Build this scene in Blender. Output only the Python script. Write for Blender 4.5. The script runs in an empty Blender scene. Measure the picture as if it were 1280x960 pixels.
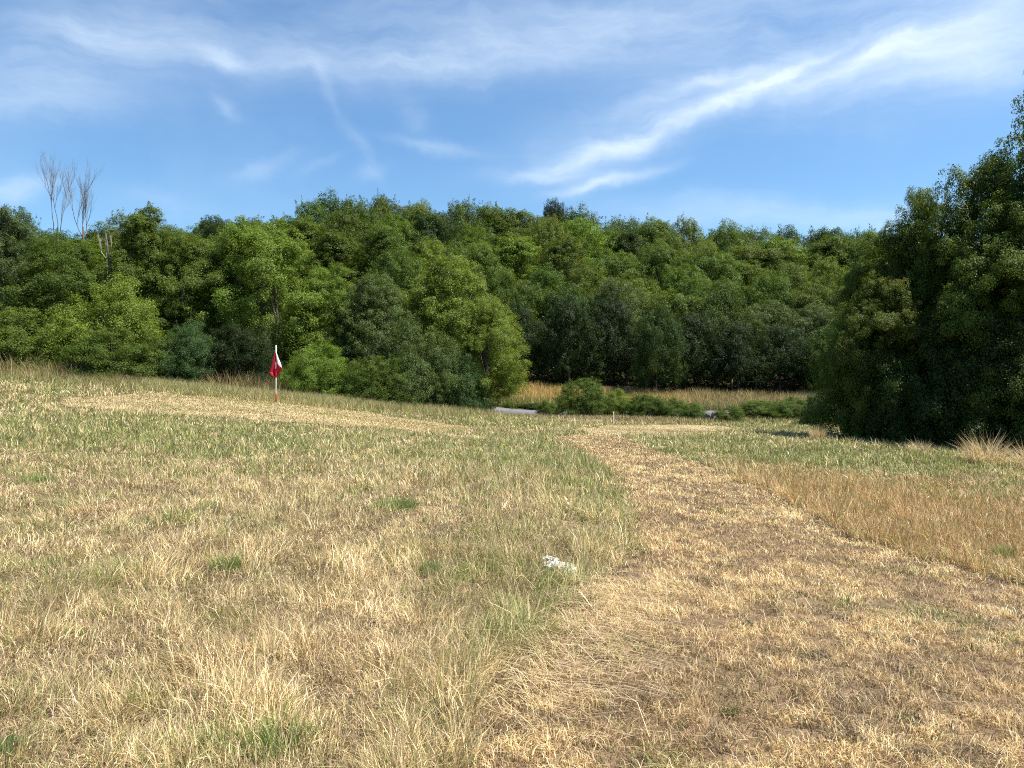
import bpy, math, random
import numpy as np
from math import radians as RAD

# ------------------------------------------------------------------ camera, sky, sun, exposure
sc = bpy.context.scene
COL = sc.collection
CAM_H, FPX, HOR = 1.6, 961.0, 460.0          # eye height, focal length and eye level in photo pixels (1280x960)
SUN_AZ, SUN_EL = 97.0, 60.0                  # degrees to the right of the view direction, above the horizon

cam_data = bpy.data.cameras.new('camera')
cam = bpy.data.objects.new('camera', cam_data)
COL.objects.link(cam)
cam.location = (0, 0, CAM_H)
cam.rotation_euler = (RAD(90), 0, 0)
cam_data.sensor_width = 36.0
cam_data.lens = 36.0 * FPX / 1280.0
cam_data.shift_y = -(480.0 - HOR) / 1280.0
cam_data.clip_start = 0.05
cam_data.clip_end = 4000
sc.camera = cam

sc.view_settings.view_transform = 'Standard'
sc.view_settings.look = 'None'
sc.view_settings.gamma = 1.0
sc.view_settings.use_curve_mapping = False
sc.view_settings.exposure = 1.15
sc.cycles.max_bounces = 6
sc.cycles.diffuse_bounces = 2
sc.cycles.transmission_bounces = 3
sc.cycles.transparent_max_bounces = 4
sc.cycles.use_denoising = False
sc.cycles.filter_width = 1.1

world = bpy.data.worlds.new('World')
sc.world = world
world.use_nodes = True


def build_world():
    nt = world.node_tree
    N, L = nt.nodes, nt.links
    N.clear()
    out = N.new('ShaderNodeOutputWorld')
    bg = N.new('ShaderNodeBackground')
    bg.inputs['Strength'].default_value = 0.062
    L.new(bg.outputs[0], out.inputs[0])
    sky = N.new('ShaderNodeTexSky')
    sky.sky_type = 'NISHITA'
    sky.sun_disc = False
    sky.sun_elevation = RAD(SUN_EL)
    sky.sun_rotation = RAD(SUN_AZ)
    sky.altitude = 100
    sky.air_density = 1.0
    sky.dust_density = 0.6
    sky.ozone_density = 2.2
    tc = N.new('ShaderNodeTexCoord')
    sep = N.new('ShaderNodeSeparateXYZ')
    L.new(tc.outputs['Generated'], sep.inputs[0])

    def math_node(op, a, b=None, c=None):
        m = N.new('ShaderNodeMath')
        m.operation = op
        for i, v in enumerate((a, b, c)):
            if v is None:
                continue
            if isinstance(v, (int, float)):
                m.inputs[i].default_value = v
            else:
                L.new(v, m.inputs[i])
        return m.outputs[0]
    az = math_node('ARCTAN2', sep.outputs[0], sep.outputs[1])
    el = math_node('ARCSINE', sep.outputs[2])
    cmb = N.new('ShaderNodeCombineXYZ')
    L.new(az, cmb.inputs[0])
    L.new(el, cmb.inputs[1])

    def noise(vec, scale, detail, rough, dist=0.0):
        n = N.new('ShaderNodeTexNoise')
        n.inputs['Scale'].default_value = scale
        n.inputs['Detail'].default_value = detail
        n.inputs['Roughness'].default_value = rough
        n.inputs['Distortion'].default_value = dist
        L.new(vec, n.inputs['Vector'])
        return n
    # warp so that no wisp keeps a clean outline
    wn = noise(cmb.outputs[0], 5.0, 5, 0.6)
    sub = N.new('ShaderNodeVectorMath'); sub.operation = 'SUBTRACT'
    L.new(wn.outputs['Color'], sub.inputs[0]); sub.inputs[1].default_value = (0.5, 0.5, 0.5)
    scl = N.new('ShaderNodeVectorMath'); scl.operation = 'SCALE'
    L.new(sub.outputs[0], scl.inputs[0]); scl.inputs['Scale'].default_value = 0.085
    add = N.new('ShaderNodeVectorMath'); add.operation = 'ADD'
    L.new(cmb.outputs[0], add.inputs[0]); L.new(scl.outputs[0], add.inputs[1])
    W = add.outputs[0]

    def ang(px, py):
        a = math.atan2(px - 640.0, FPX)
        e = math.atan2((HOR - py) * math.cos(a), FPX)
        return a, e

    def wisp(p0, p1, width, amount):
        a0, e0 = ang(*p0); a1, e1 = ang(*p1)
        mp = N.new('ShaderNodeMapping'); mp.vector_type = 'TEXTURE'
        mp.inputs['Location'].default_value = ((a0 + a1) / 2, (e0 + e1) / 2, 0)
        mp.inputs['Rotation'].default_value = (0, 0, math.atan2(e1 - e0, a1 - a0))
        ln = math.hypot(a1 - a0, e1 - e0) * 0.62
        mp.inputs['Scale'].default_value = (ln, width / FPX, 1)
        L.new(W, mp.inputs['Vector'])
        vl = N.new('ShaderNodeVectorMath'); vl.operation = 'LENGTH'
        L.new(mp.outputs[0], vl.inputs[0])
        g = math_node('EXPONENT', math_node('MULTIPLY', math_node('POWER', vl.outputs['Value'], 2.0), -1.0))
        return math_node('MULTIPLY', g, amount)

    wisps = [((560, 18), (1250, -12), 52, .42), ((980, 112), (1340, 34), 44, .42), ((1120, 60), (1330, 60), 60, .26),
             ((700, 208), (830, 160), 13, .62), ((800, 172), (960, 98), 11, .58), ((930, 108), (1040, 56), 6, .50), ((690, 190), (960, 90), 40, .34), ((640, 224), (780, 214), 11, .32), ((712, 243), (805, 218), 8, .66),
             ((820, 120), (1000, 60), 10, .30), ((1000, 100), (1200, 30), 9, .34),
             ((800, 268), (1080, 266), 17, .42), ((1020, 268), (1240, 285), 14, .25),
             ((-60, 70), (230, 30), 46, .42), ((-40, 125), (180, 120), 30, .28), ((230, 40), (600, 70), 44, .30),
             ((380, 75), (780, 45), 22, .32), ((255, 62), (300, 82), 12, .36), ((395, 80), (412, 150), 8, .14),
             ((300, 222), (356, 206), 8, .30), ((445, 226), (478, 216), 8, .34), ((500, 178), (590, 192), 7, .28), ((420, 160), (470, 225), 9, .15),
             ((-20, 240), (46, 232), 11, .65), ((278, 130), (296, 152), 8, .28), ((370, 220), (410, 205), 6, .22), ((500, 130), (525, 160), 14, .18), ((140, 250), (240, 262), 13, .18)]
    tot = None
    for w in wisps:
        v = wisp(*w)
        tot = v if tot is None else math_node('ADD', tot, v)
    # fibres drawn out along the streaks
    mp = N.new('ShaderNodeMapping')
    mp.inputs['Rotation'].default_value = (0, 0, RAD(-20))
    mp.inputs['Scale'].default_value = (1.2, 6.0, 1)
    L.new(W, mp.inputs['Vector'])
    fn = noise(mp.outputs[0], 2.6, 7, 0.62, 0.0)
    fr = N.new('ShaderNodeMapRange')
    fr.inputs['From Min'].default_value = 0.34; fr.inputs['From Max'].default_value = 0.68
    fr.inputs['To Min'].default_value = 0.28; fr.inputs['To Max'].default_value = 1.08
    L.new(fn.outputs['Fac'], fr.inputs['Value'])
    bn = noise(W, 2.6, 6, 0.6)
    br = N.new('ShaderNodeMapRange')
    br.inputs['From Min'].default_value = 0.52; br.inputs['From Max'].default_value = 0.85
    br.inputs['To Min'].default_value = 0.0; br.inputs['To Max'].default_value = 0.22
    L.new(bn.outputs['Fac'], br.inputs['Value'])
    m = math_node('MULTIPLY', math_node('ADD', tot, br.outputs[0]), fr.outputs[0])
    cl = N.new('ShaderNodeClamp'); cl.inputs['Max'].default_value = 0.92
    L.new(m, cl.inputs['Value'])
    tint = N.new('ShaderNodeMix'); tint.data_type = 'RGBA'; tint.blend_type = 'MULTIPLY'
    tint.inputs['Factor'].default_value = 1.0
    L.new(sky.outputs[0], tint.inputs['A']); tint.inputs['B'].default_value = SKY_TINT
    mix = N.new('ShaderNodeMix'); mix.data_type = 'RGBA'
    L.new(cl.outputs[0], mix.inputs['Factor'])
    L.new(tint.outputs['Result'], mix.inputs['A'])
    mix.inputs['B'].default_value = CLOUD_COL
    L.new(mix.outputs['Result'], bg.inputs['Color'])


SKY_TINT = (.86, 1.14, 1.30, 1)
CLOUD_COL = (6.6, 7.7, 8.8, 1)
build_world()

sun_data = bpy.data.lights.new('sun', 'SUN')
sun_data.energy = 5.0
sun_data.angle = RAD(0.53)
sun_data.color = (1.0, 0.955, 0.88)
sun = bpy.data.objects.new('sun', sun_data)
COL.objects.link(sun)
sun.location = (30, 10, 60)
sun.rotation_euler = (RAD(90 - SUN_EL), 0, RAD(180 - SUN_AZ))   # light travels away from the sun's azimuth

# ------------------------------------------------------------------ helpers
rnd = np.random.default_rng(11)


def tag(o, label, cat=None, group=None, kind=None):
    o['label'] = label
    if cat: o['category'] = cat
    if group: o['group'] = group
    if kind: o['kind'] = kind
    return o


def empty(name, loc, rz=0.0, scale=(1, 1, 1)):
    o = bpy.data.objects.new(name, None)
    o.empty_display_size = 0.2
    COL.objects.link(o)
    o.location = loc
    o.rotation_euler = (0, 0, rz)
    o.scale = scale
    return o


def np_mesh(name, verts, quads=None, tris=None, col=None, smooth=False):
    """verts (n,3); quads (m,4) then tris (k,3); col (m+k,4) one colour per face"""
    me = bpy.data.meshes.new(name)
    verts = np.asarray(verts, np.float32)
    q = np.zeros((0, 4), np.int32) if quads is None else np.asarray(quads, np.int32)
    t = np.zeros((0, 3), np.int32) if tris is None else np.asarray(tris, np.int32)
    me.vertices.add(len(verts))
    me.vertices.foreach_set('co', verts.ravel())
    loops = np.concatenate([q.ravel(), t.ravel()])
    me.loops.add(len(loops))
    me.loops.foreach_set('vertex_index', loops)
    nf = len(q) + len(t)
    me.polygons.add(nf)
    starts = np.concatenate([np.arange(len(q)) * 4, len(q) * 4 + np.arange(len(t)) * 3]).astype(np.int32)
    me.polygons.foreach_set('loop_start', starts)
    if col is not None:
        a = me.attributes.new('col', 'FLOAT_COLOR', 'FACE')
        a.data.foreach_set('color', np.asarray(col, np.float32).ravel())
    if smooth:
        me.polygons.foreach_set('use_smooth', np.ones(nf, bool))
    me.update(calc_edges=True)
    return me


def link(name, me, mat, parent=None):
    o = bpy.data.objects.new(name, me)
    COL.objects.link(o)
    if mat is not None and len(me.materials) == 0:
        for m in (mat if isinstance(mat, (list, tuple)) else [mat]):
            me.materials.append(m)
    if parent is not None:
        o.parent = parent
    return o


def hash2(ix, iy, seed):
    h = (ix.astype(np.int64) * 374761393 + iy.astype(np.int64) * 668265263 + seed * 974634777) & 0xffffffff
    h = ((h ^ (h >> 13)) * 1274126177) & 0xffffffff
    return ((h ^ (h >> 16)) & 0xffff) / 65535.0


def vnoise(x, y, scale, seed=0):
    x = np.asarray(x, float) * scale; y = np.asarray(y, float) * scale
    ix = np.floor(x); iy = np.floor(y)
    fx = x - ix; fy = y - iy
    fx = fx * fx * (3 - 2 * fx); fy = fy * fy * (3 - 2 * fy)
    a = hash2(ix, iy, seed); b = hash2(ix + 1, iy, seed); c = hash2(ix, iy + 1, seed); d = hash2(ix + 1, iy + 1, seed)
    return (a * (1 - fx) + b * fx) * (1 - fy) + (c * (1 - fx) + d * fx) * fy


def fbm(x, y, scale, seed=0, oct=3):
    s = 0; w = 0.5; tot = 0
    for i in range(oct):
        s = s + w * vnoise(x, y, scale * 2 ** i, seed + i * 17); tot += w; w *= 0.5
    return s / tot


# ------------------------------------------------------------------ terrain as a height field
def from_photo(px, py, d):
    return ((px - 640) / FPX * d, d, CAM_H - (py - HOR) / FPX * d)


ctrl = [from_photo(*p) for p in [
    (0, 470, 28), (150, 480, 28), (345, 518, 23.5), (345, 498, 29), (480, 512, 30), (600, 520, 33), (560, 533, 27),
    (0, 520, 18), (0, 600, 10), (300, 600, 10.6), (640, 600, 11), (720, 553, 22), (840, 538, 33), (925, 538, 35), (1020, 546, 25),
    (1280, 577, 19), (1280, 640, 11.5), (1000, 600, 14.5), (1280, 740, 6.6), (690, 523, 42), (560, 521, 42), (660, 516, 50),
    (650, 505, 56), (650, 489, 62), (830, 497, 62), (1000, 500, 62), (1000, 522, 42), (870, 524, 42), (1180, 540, 35), (1500, 600, 19)]]
ctrl += [(0, 3, 0), (-2.2, 3, .05), (2.2, 3, -.1), (0, -4, .05), (-8, -4, .25), (8, -4, -.3), (0, 7, .0), (-30, 20, 1.6), (30, 20, -1.1), (-40, 45, 3.2), (40, 45, -1.0),
         (-25, 0, .9), (25, 0, -.9), (-20, 40, 1.9), (-10, 45, .6)]
for x, k in ((-90, 1.0), (-50, 1.0), (-20, 1.0), (10, .98), (40, .85), (75, .72), (110, .7)):
    ctrl += [(x, 76, 3.0 * k), (x, 92, 8.0 * k), (x, 108, 12.2 * k), (x, 126, 16.2 * k), (x, 150, 19 * k), (x, 200, 21 * k)]
ctrl += [(-70, 62, 2.0), (60, 62, -.7), (-35, 62, .8), (100, 62, -.6), (-100, 20, 4), (100, 20, -2), (-100, -60, 2), (100, -60, -2), (0, -60, .3)]
for x in (-500, -200, 0, 200, 500):
    ctrl += [(x, 500, 18), (x, -400, 0)]
ctrl += [(-500, 50, 6), (500, 50, -2)]
CP = np.array(ctrl)


def _phi(r2):
    return np.sqrt(r2 + 9.0)


_d2 = ((CP[:, None, :2] - CP[None, :, :2]) ** 2).sum(-1)
_A = np.zeros((len(CP) + 1, len(CP) + 1))
_A[:-1, :-1] = _phi(_d2) + np.eye(len(CP)) * -0.02
_A[-1, :-1] = 1; _A[:-1, -1] = 1
_sol = np.linalg.solve(_A, np.append(CP[:, 2], 0))


def zt(x, y):
    x = np.atleast_1d(np.asarray(x, float)); y = np.atleast_1d(np.asarray(y, float))
    out = np.empty(x.shape)
    xf, yf, of = x.ravel(), y.ravel(), out.ravel()
    for i in range(0, len(xf), 50000):
        s = slice(i, i + 50000)
        r2 = (xf[s, None] - CP[None, :, 0]) ** 2 + (yf[s, None] - CP[None, :, 1]) ** 2
        of[s] = _phi(r2) @ _sol[:-1] + _sol[-1]
    out = of.reshape(x.shape)
    near = np.clip(1 - np.hypot(x, y - 10) / 60, 0, 1)
    return out + near * (0.05 * (fbm(x, y, .35, 5) - .5) + 0.05 * (fbm(x, y, 1.7, 9) - .5))


# fast lookup grid of the near terrain for scattering
_gx = np.arange(-60, 60.01, .25); _gy = np.arange(0, 80.01, .25)
_GX, _GY = np.meshgrid(_gx, _gy)
_GZ = zt(_GX, _GY)


def zg(x, y):
    x = np.asarray(x, float); y = np.asarray(y, float)
    u = np.clip((x + 60) / .25, 0, len(_gx) - 1.001); v = np.clip(y / .25, 0, len(_gy) - 1.001)
    i = u.astype(int); j = v.astype(int); fu = u - i; fv = v - j
    return (_GZ[j, i] * (1 - fu) + _GZ[j, i + 1] * fu) * (1 - fv) + (_GZ[j + 1, i] * (1 - fu) + _GZ[j + 1, i + 1] * fu) * fv


def z1(x, y):
    return float(zt(x, y)[0])


def ground_at(px, py, dmax=70):
    """where the line of sight through a point of the photo meets the terrain"""
    dx = (px - 640) / FPX; dz = -(py - HOR) / FPX
    d = np.arange(1.0, dmax, .04)
    g = zg(dx * d, d) if dmax <= 78 else zt(dx * d, d)
    hit = np.nonzero(CAM_H + dz * d < g)[0]
    k = d[hit[0]] if len(hit) else dmax
    return dx * k, k


# ------------------------------------------------------------------ materials
def new_mat(name):
    m = bpy.data.materials.new(name)
    m.use_nodes = True
    nt = m.node_tree
    return m, nt.nodes, nt.links, nt.nodes['Principled BSDF']


def leaf_material(name, transl=0.32):
    m, N, L, P = new_mat(name)
    oi = N.new('ShaderNodeObjectInfo')
    at = N.new('ShaderNodeAttribute'); at.attribute_name = 'col'
    mul = N.new('ShaderNodeMix'); mul.data_type = 'RGBA'; mul.blend_type = 'MULTIPLY'; mul.inputs['Factor'].default_value = 1
    L.new(oi.outputs['Color'], mul.inputs['A']); L.new(at.outputs['Color'], mul.inputs['B'])
    L.new(mul.outputs['Result'], P.inputs['Base Color'])
    P.inputs['Roughness'].default_value = 0.55
    P.inputs['Specular IOR Level'].default_value = 0.17
    tr = N.new('ShaderNodeBsdfTranslucent')
    tm = N.new('ShaderNodeMix'); tm.data_type = 'RGBA'; tm.blend_type = 'MULTIPLY'; tm.inputs['Factor'].default_value = 1
    L.new(mul.outputs['Result'], tm.inputs['A']); tm.inputs['B'].default_value = (1.5, 1.35, .55, 1)
    L.new(tm.outputs['Result'], tr.inputs['Color'])
    mx = N.new('ShaderNodeMixShader'); mx.inputs[0].default_value = transl
    L.new(P.outputs[0], mx.inputs[1]); L.new(tr.outputs[0], mx.inputs[2])
    L.new(mx.outputs[0], N['Material Output'].inputs['Surface'])
    return m


def blade_material(name, transl=0.30):
    m, N, L, P = new_mat(name)
    at = N.new('ShaderNodeAttribute'); at.attribute_name = 'col'
    L.new(at.outputs['Color'], P.inputs['Base Color'])
    P.inputs['Roughness'].default_value = 0.55
    P.inputs['Specular IOR Level'].default_value = 0.25
    tr = N.new('ShaderNodeBsdfTranslucent')
    L.new(at.outputs['Color'], tr.inputs['Color'])
    mx = N.new('ShaderNodeMixShader'); mx.inputs[0].default_value = transl
    L.new(P.outputs[0], mx.inputs[1]); L.new(tr.outputs[0], mx.inputs[2])
    L.new(mx.outputs[0], N['Material Output'].inputs['Surface'])
    return m


def noisy_material(name, c1, c2, scale, rough=.85, c3=None, bump=0.0, bscale=60.0, spec=.2, detail=6):
    m, N, L, P = new_mat(name)
    tc = N.new('ShaderNodeTexCoord')
    n = N.new('ShaderNodeTexNoise'); n.inputs['Scale'].default_value = scale; n.inputs['Detail'].default_value = detail
    n.inputs['Roughness'].default_value = .65
    L.new(tc.outputs['Object'], n.inputs['Vector'])
    r = N.new('ShaderNodeValToRGB')
    r.color_ramp.elements[0].position = .32; r.color_ramp.elements[0].color = (*c1, 1)
    r.color_ramp.elements[1].position = .68; r.color_ramp.elements[1].color = (*c2, 1)
    if c3:
        e = r.color_ramp.elements.new(.5); e.color = (*c3, 1)
    L.new(n.outputs['Fac'], r.inputs['Fac'])
    L.new(r.outputs['Color'], P.inputs['Base Color'])
    P.inputs['Roughness'].default_value = rough
    P.inputs['Specular IOR Level'].default_value = spec
    if bump:
        n2 = N.new('ShaderNodeTexNoise'); n2.inputs['Scale'].default_value = bscale; n2.inputs['Detail'].default_value = 8
        L.new(tc.outputs['Object'], n2.inputs['Vector'])
        b = N.new('ShaderNodeBump'); b.inputs['Strength'].default_value = bump; b.inputs['Distance'].default_value = .03
        L.new(n2.outputs['Fac'], b.inputs['Height'])
        L.new(b.outputs[0], P.inputs['Normal'])
    return m


def plain_material(name, c, rough=.5, spec=.4, transl=0):
    m, N, L, P = new_mat(name)
    tc = N.new('ShaderNodeTexCoord')
    n = N.new('ShaderNodeTexNoise'); n.inputs['Scale'].default_value = 14; n.inputs['Detail'].default_value = 4
    L.new(tc.outputs['Object'], n.inputs['Vector'])
    r = N.new('ShaderNodeValToRGB')
    r.color_ramp.elements[0].color = (*[v * .82 for v in c], 1); r.color_ramp.elements[1].color = (*[min(1, v * 1.1) for v in c], 1)
    L.new(n.outputs['Fac'], r.inputs['Fac']); L.new(r.outputs['Color'], P.inputs['Base Color'])
    P.inputs['Roughness'].default_value = rough
    P.inputs['Specular IOR Level'].default_value = spec
    if transl:
        tr = N.new('ShaderNodeBsdfTranslucent'); L.new(r.outputs['Color'], tr.inputs['Color'])
        mx = N.new('ShaderNodeMixShader'); mx.inputs[0].default_value = transl
        L.new(P.outputs[0], mx.inputs[1]); L.new(tr.outputs[0], mx.inputs[2])
        L.new(mx.outputs[0], N['Material Output'].inputs['Surface'])
    return m


M_LEAF = leaf_material('leaf')
M_BLADE = blade_material('grass_blade')
M_BARK = noisy_material('bark', (.035, .028, .02), (.13, .11, .085), 9, bump=.6, bscale=30)
M_DEADWOOD = noisy_material('dead_wood', (.075, .066, .058), (.20, .18, .155), 12, bump=.4, bscale=40)
M_PALEWOOD = noisy_material('bleached_wood', (.30, .27, .22), (.48, .44, .37), 12, bump=.4, bscale=40)
M_ROCK = noisy_material('chalk_rock', (.16, .14, .11), (.74, .71, .65), 26, c3=(.52, .48, .42), bump=.9, bscale=45)
M_GREYROCK = noisy_material('grey_rock', (.08, .075, .065), (.24, .225, .20), 6, bump=.9, bscale=30)
M_SOIL = noisy_material('soil_path', (.07, .045, .026), (.24, .165, .09), 7.5, c3=(.14, .092, .05), bump=1.0, bscale=26, detail=10)
M_GREENDRY = noisy_material('dry_turf', (.24, .19, .10), (.46, .36, .20), 1.1, c3=(.34, .27, .145), bump=.8, bscale=22, detail=10)
M_ASPHALT = noisy_material('asphalt', (.10, .10, .10), (.17, .168, .165), 8, bump=.4, bscale=90)
M_POLE_W = plain_material('white_pole_paint', (.80, .79, .76), .35)
M_POLE_R = plain_material('red_pole_paint', (.42, .035, .03), .4)
M_FLAG_R = plain_material('red_flag_cloth', (.50, .015, .035), .75, .2, .3)
M_FLAG_W = plain_material('white_flag_cloth', (.80, .77, .76), .75, .2, .3)
M_TIMBER = noisy_material('weathered_timber', (.05, .04, .03), (.12, .10, .08), 8, bump=.5, bscale=40)
M_PETAL_W = plain_material('white_petal', (.8, .79, .74), .6, .3, .3)
M_PETAL_Y = plain_material('yellow_petal', (.75, .55, .04), .6, .3, .3)


def ground_material():
    m, N, L, P = new_mat('field_ground')
    tc = N.new('ShaderNodeTexCoord')

    def noise(s, d=6):
        n = N.new('ShaderNodeTexNoise'); n.inputs['Scale'].default_value = s; n.inputs['Detail'].default_value = d
        n.inputs['Roughness'].default_value = .65
        L.new(tc.outputs['Object'], n.inputs['Vector']); return n.outputs['Fac']

    def ramp(f, *st):
        r = N.new('ShaderNodeValToRGB')
        el = r.color_ramp.elements
        el[0].position, el[0].color = st[0][0], (*st[0][1], 1)
        el[1].position, el[1].color = st[-1][0], (*st[-1][1], 1)
        for p, c in st[1:-1]:
            e = el.new(p); e.color = (*c, 1)
        L.new(f, r.inputs['Fac']); return r.outputs['Color']
    thatch = ramp(noise(6, 10), (.3, (.05, .037, .02)), (.5, (.115, .085, .045)), (.7, (.22, .165, .09)))
    green = ramp(noise(5, 8), (.3, (.035, .045, .014)), (.7, (.11, .11, .04)))
    at = N.new('ShaderNodeAttribute'); at.attribute_name = 'green'
    mx = N.new('ShaderNodeMix'); mx.data_type = 'RGBA'
    L.new(at.outputs['Fac'], mx.inputs['Factor']); L.new(thatch, mx.inputs['A']); L.new(green, mx.inputs['B'])
    at2 = N.new('ShaderNodeAttribute'); at2.attribute_name = 'wood'
    litter = ramp(noise(3, 8), (.3, (.03, .022, .012)), (.7, (.09, .065, .035)))
    m2 = N.new('ShaderNodeMix'); m2.data_type = 'RGBA'
    L.new(at2.outputs['Fac'], m2.inputs['Factor']); L.new(mx.outputs['Result'], m2.inputs['A']); L.new(litter, m2.inputs['B'])
    L.new(m2.outputs['Result'], P.inputs['Base Color'])
    P.inputs['Roughness'].default_value = .95; P.inputs['Specular IOR Level'].default_value = .1
    b = N.new('ShaderNodeBump'); b.inputs['Strength'].default_value = .9; b.inputs['Distance'].default_value = .04
    L.new(noise(24, 8), b.inputs['Height']); L.new(b.outputs[0], P.inputs['Normal'])
    return m


# ------------------------------------------------------------------ zones of the field (world outlines)
def outline(pts):
    return np.array([ground_at(*p) for p in pts])


def inside(poly, x, y):
    x = np.asarray(x); y = np.asarray(y)
    c = np.zeros(x.shape, bool)
    n = len(poly)
    for i in range(n):
        x0, y0 = poly[i]; x1, y1 = poly[(i + 1) % n]
        if y0 == y1: continue
        c ^= ((y0 > y) != (y1 > y)) & (x < (x1 - x0) * (y - y0) / (y1 - y0) + x0)
    return c


PATH = np.vstack([outline([(575, 985), (610, 925), (635, 865), (662, 808), (728, 752), (772, 705), (795, 662), (792, 632), (768, 602), (738, 577), (702, 556), (690, 548),
                           (742, 542), (790, 549), (835, 569), (895, 588), (955, 612), (1020, 650), (1080, 680), (1140, 702), (1200, 716), (1285, 737)]),
                  np.array([(6.2, 4.6), (6.0, -3), (-.6, -3), (-.35, 1.5)])])
BARE = outline([(715, 537), (765, 531), (850, 530.5), (905, 532.5), (928, 537.5), (885, 545), (830, 547), (775, 546), (738, 543)])
GREEN = outline([(60, 498), (190, 492), (320, 501), (430, 512), (540, 527), (610, 537), (540, 542), (420, 533), (300, 524), (180, 518), (80, 509)])


def wob(x, y, amp):
    return (x + amp * ((fbm(x, y, 1.4, 31) - .5) * 2 + (vnoise(x, y, 11, 33) - .5) * .9),
            y + amp * ((fbm(x, y, 1.4, 77) - .5) * 2 + (vnoise(x, y, 11, 79) - .5) * .9))


def in_path(x, y):
    return inside(PATH, *wob(x, y, .28))


def in_bare(x, y):
    return inside(BARE, *wob(x, y, .4))


def in_green(x, y):
    return inside(GREEN, *wob(x, y, .5))


def blob(x, y, px, py, rx, ry):
    cx, cy = ground_at(px, py)
    return np.exp(-(((x - cx) / rx) ** 2 + ((y - cy) / ry) ** 2))


def greenness(x, y):
    g = 0.27 + .17 * np.clip((y - 6) / 8, 0, 1) + .55 * np.clip(fbm(x, y, .55, 3) - .52, 0, 1) * 2.2 + .6 * np.clip(vnoise(x, y, 1.7, 44) - .62, 0, 1) * 2.2
    g = g + .42 * blob(x, y, 60, 545, 5, 3) + .32 * blob(x, y, 330, 545, 4, 2.6) + .62 * blob(x, y, 690, 575, 1.9, 4.5) + .5 * blob(x, y, 770, 620, .7, 2.6)
    g = g + .45 * blob(x, y, 610, 522, 3, 4) + .95 * blob(x, y, 900, 556, 4.2, 3.6) + .55 * blob(x, y, 1130, 577, 5, 1.5) + .8 * blob(x, y, 980, 540, 4, 5) + .5 * blob(x, y, 640, 720, .6, .5)
    g = g + .4 * blob(x, y, 230, 484, 8, 2.2) - .25 * blob(x, y, 150, 640, 3, 2.2) - .3 * blob(x, y, 420, 830, 1.2, 1.2) + .16 * blob(x, y, 90, 900, 1.0, 1.3) + .12 * blob(x, y, 330, 930, .4, .3)
    return np.clip(g, 0.03, 1)


def redness(x, y):
    return np.clip(blob(x, y, 1120, 640, 3.2, 3.6) + .8 * blob(x, y, 1270, 680, 2.2, 2.2) + .25 * blob(x, y, 960, 590, 2, 2), 0, 1)


# ------------------------------------------------------------------ ground sheet, path, turf, road
def build_ground():
    def axis(lo, hi, n, c, k):
        t = np.linspace(-1, 1, n)
        s = np.sinh(t * k) / np.sinh(k)
        return np.where(s < 0, c + s * (c - lo), c + s * (hi - c))
    xs = axis(-700, 700, 520, 0, 5.6); ys = axis(-420, 900, 520, 8, 5.4)
    X, Y = np.meshgrid(xs, ys)
    Z = zt(X, Y)
    nx, ny = len(xs), len(ys)
    idx = np.arange(nx * ny).reshape(ny, nx)
    q = np.stack([idx[:-1, :-1], idx[:-1, 1:], idx[1:, 1:], idx[1:, :-1]], -1).reshape(-1, 4)
    me = np_mesh('ground', np.stack([X, Y, Z], -1).reshape(-1, 3), q, smooth=True)
    g = me.attributes.new('green', 'FLOAT', 'POINT')
    g.data.foreach_set('value', greenness(X.ravel(), Y.ravel()).astype(np.float32))
    w = me.attributes.new('wood', 'FLOAT', 'POINT')
    wv = np.clip((Y.ravel() - 61) / 4, 0, 1)
    w.data.foreach_set('value', wv.astype(np.float32))
    tag(link('ground', me, ground_material()), 'sloping dry meadow ground rising into the wooded hill', kind='structure')


def patch(name, test, bbox, step, lift, mat, label):
    xs = np.arange(bbox[0], bbox[1], step); ys = np.arange(bbox[2], bbox[3], step)
    X, Y = np.meshgrid(xs, ys)
    Z = zt(X, Y) + lift
    ok = test(X, Y)
    idx = np.arange(X.size).reshape(X.shape)
    cell = ok[:-1, :-1] & ok[:-1, 1:] & ok[1:, 1:] & ok[1:, :-1]
    q = np.stack([idx[:-1, :-1], idx[:-1, 1:], idx[1:, 1:], idx[1:, :-1]], -1)[cell]
    used = np.unique(q)
    remap = np.zeros(X.size, np.int32); remap[used] = np.arange(len(used))
    V = np.stack([X, Y, Z], -1).reshape(-1, 3)[used]
    me = np_mesh(name, V, remap[q], smooth=True)
    return tag(link(name, me, mat), label, kind='structure')


build_ground()


def bb(p, m=.6):
    return (p[:, 0].min() - m, p[:, 0].max() + m, p[:, 1].min() - m, p[:, 1].max() + m)


patch('path', lambda x, y: in_path(x, y), bb(PATH), .045, .006, M_SOIL, 'wide mown path of parched straw curving up the field')
patch('bare_turf', lambda x, y: in_bare(x, y) & ~in_path(x, y), bb(BARE), .09, .012, M_GREENDRY, 'parched bare turf patch in front of the rounded bush')
patch('putting_green', lambda x, y: in_green(x, y), bb(GREEN), .09, .012, M_GREENDRY, 'close mown parched putting green around the flag')


def build_road():
    # narrow lane crossing behind the meadow, with a thin pale edge line
    xs = np.linspace(-40, 60, 101)
    yc = 50.0 + .03 * xs
    for name, y0, y1, lift, mat, lab in (('road', -1.7, 1.7, .06, M_ASPHALT, 'grey tarmac lane crossing behind the meadow'),):
        V = []
        for x, y in zip(xs, yc):
            h = max(z1(x, y + y0), z1(x, y + y1), z1(x, y)) + lift
            V += [(x, y + y0, h - .3), (x, y + y0, h), (x, y, h + .03), (x, y + y1, h), (x, y + y1, h - .3)]
        q = [(i * 5 + j, (i + 1) * 5 + j, (i + 1) * 5 + j + 1, i * 5 + j + 1) for i in range(100) for j in range(4)]
        tag(link(name, np_mesh(name, V, q), mat), lab, kind='structure')


build_road()


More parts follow.
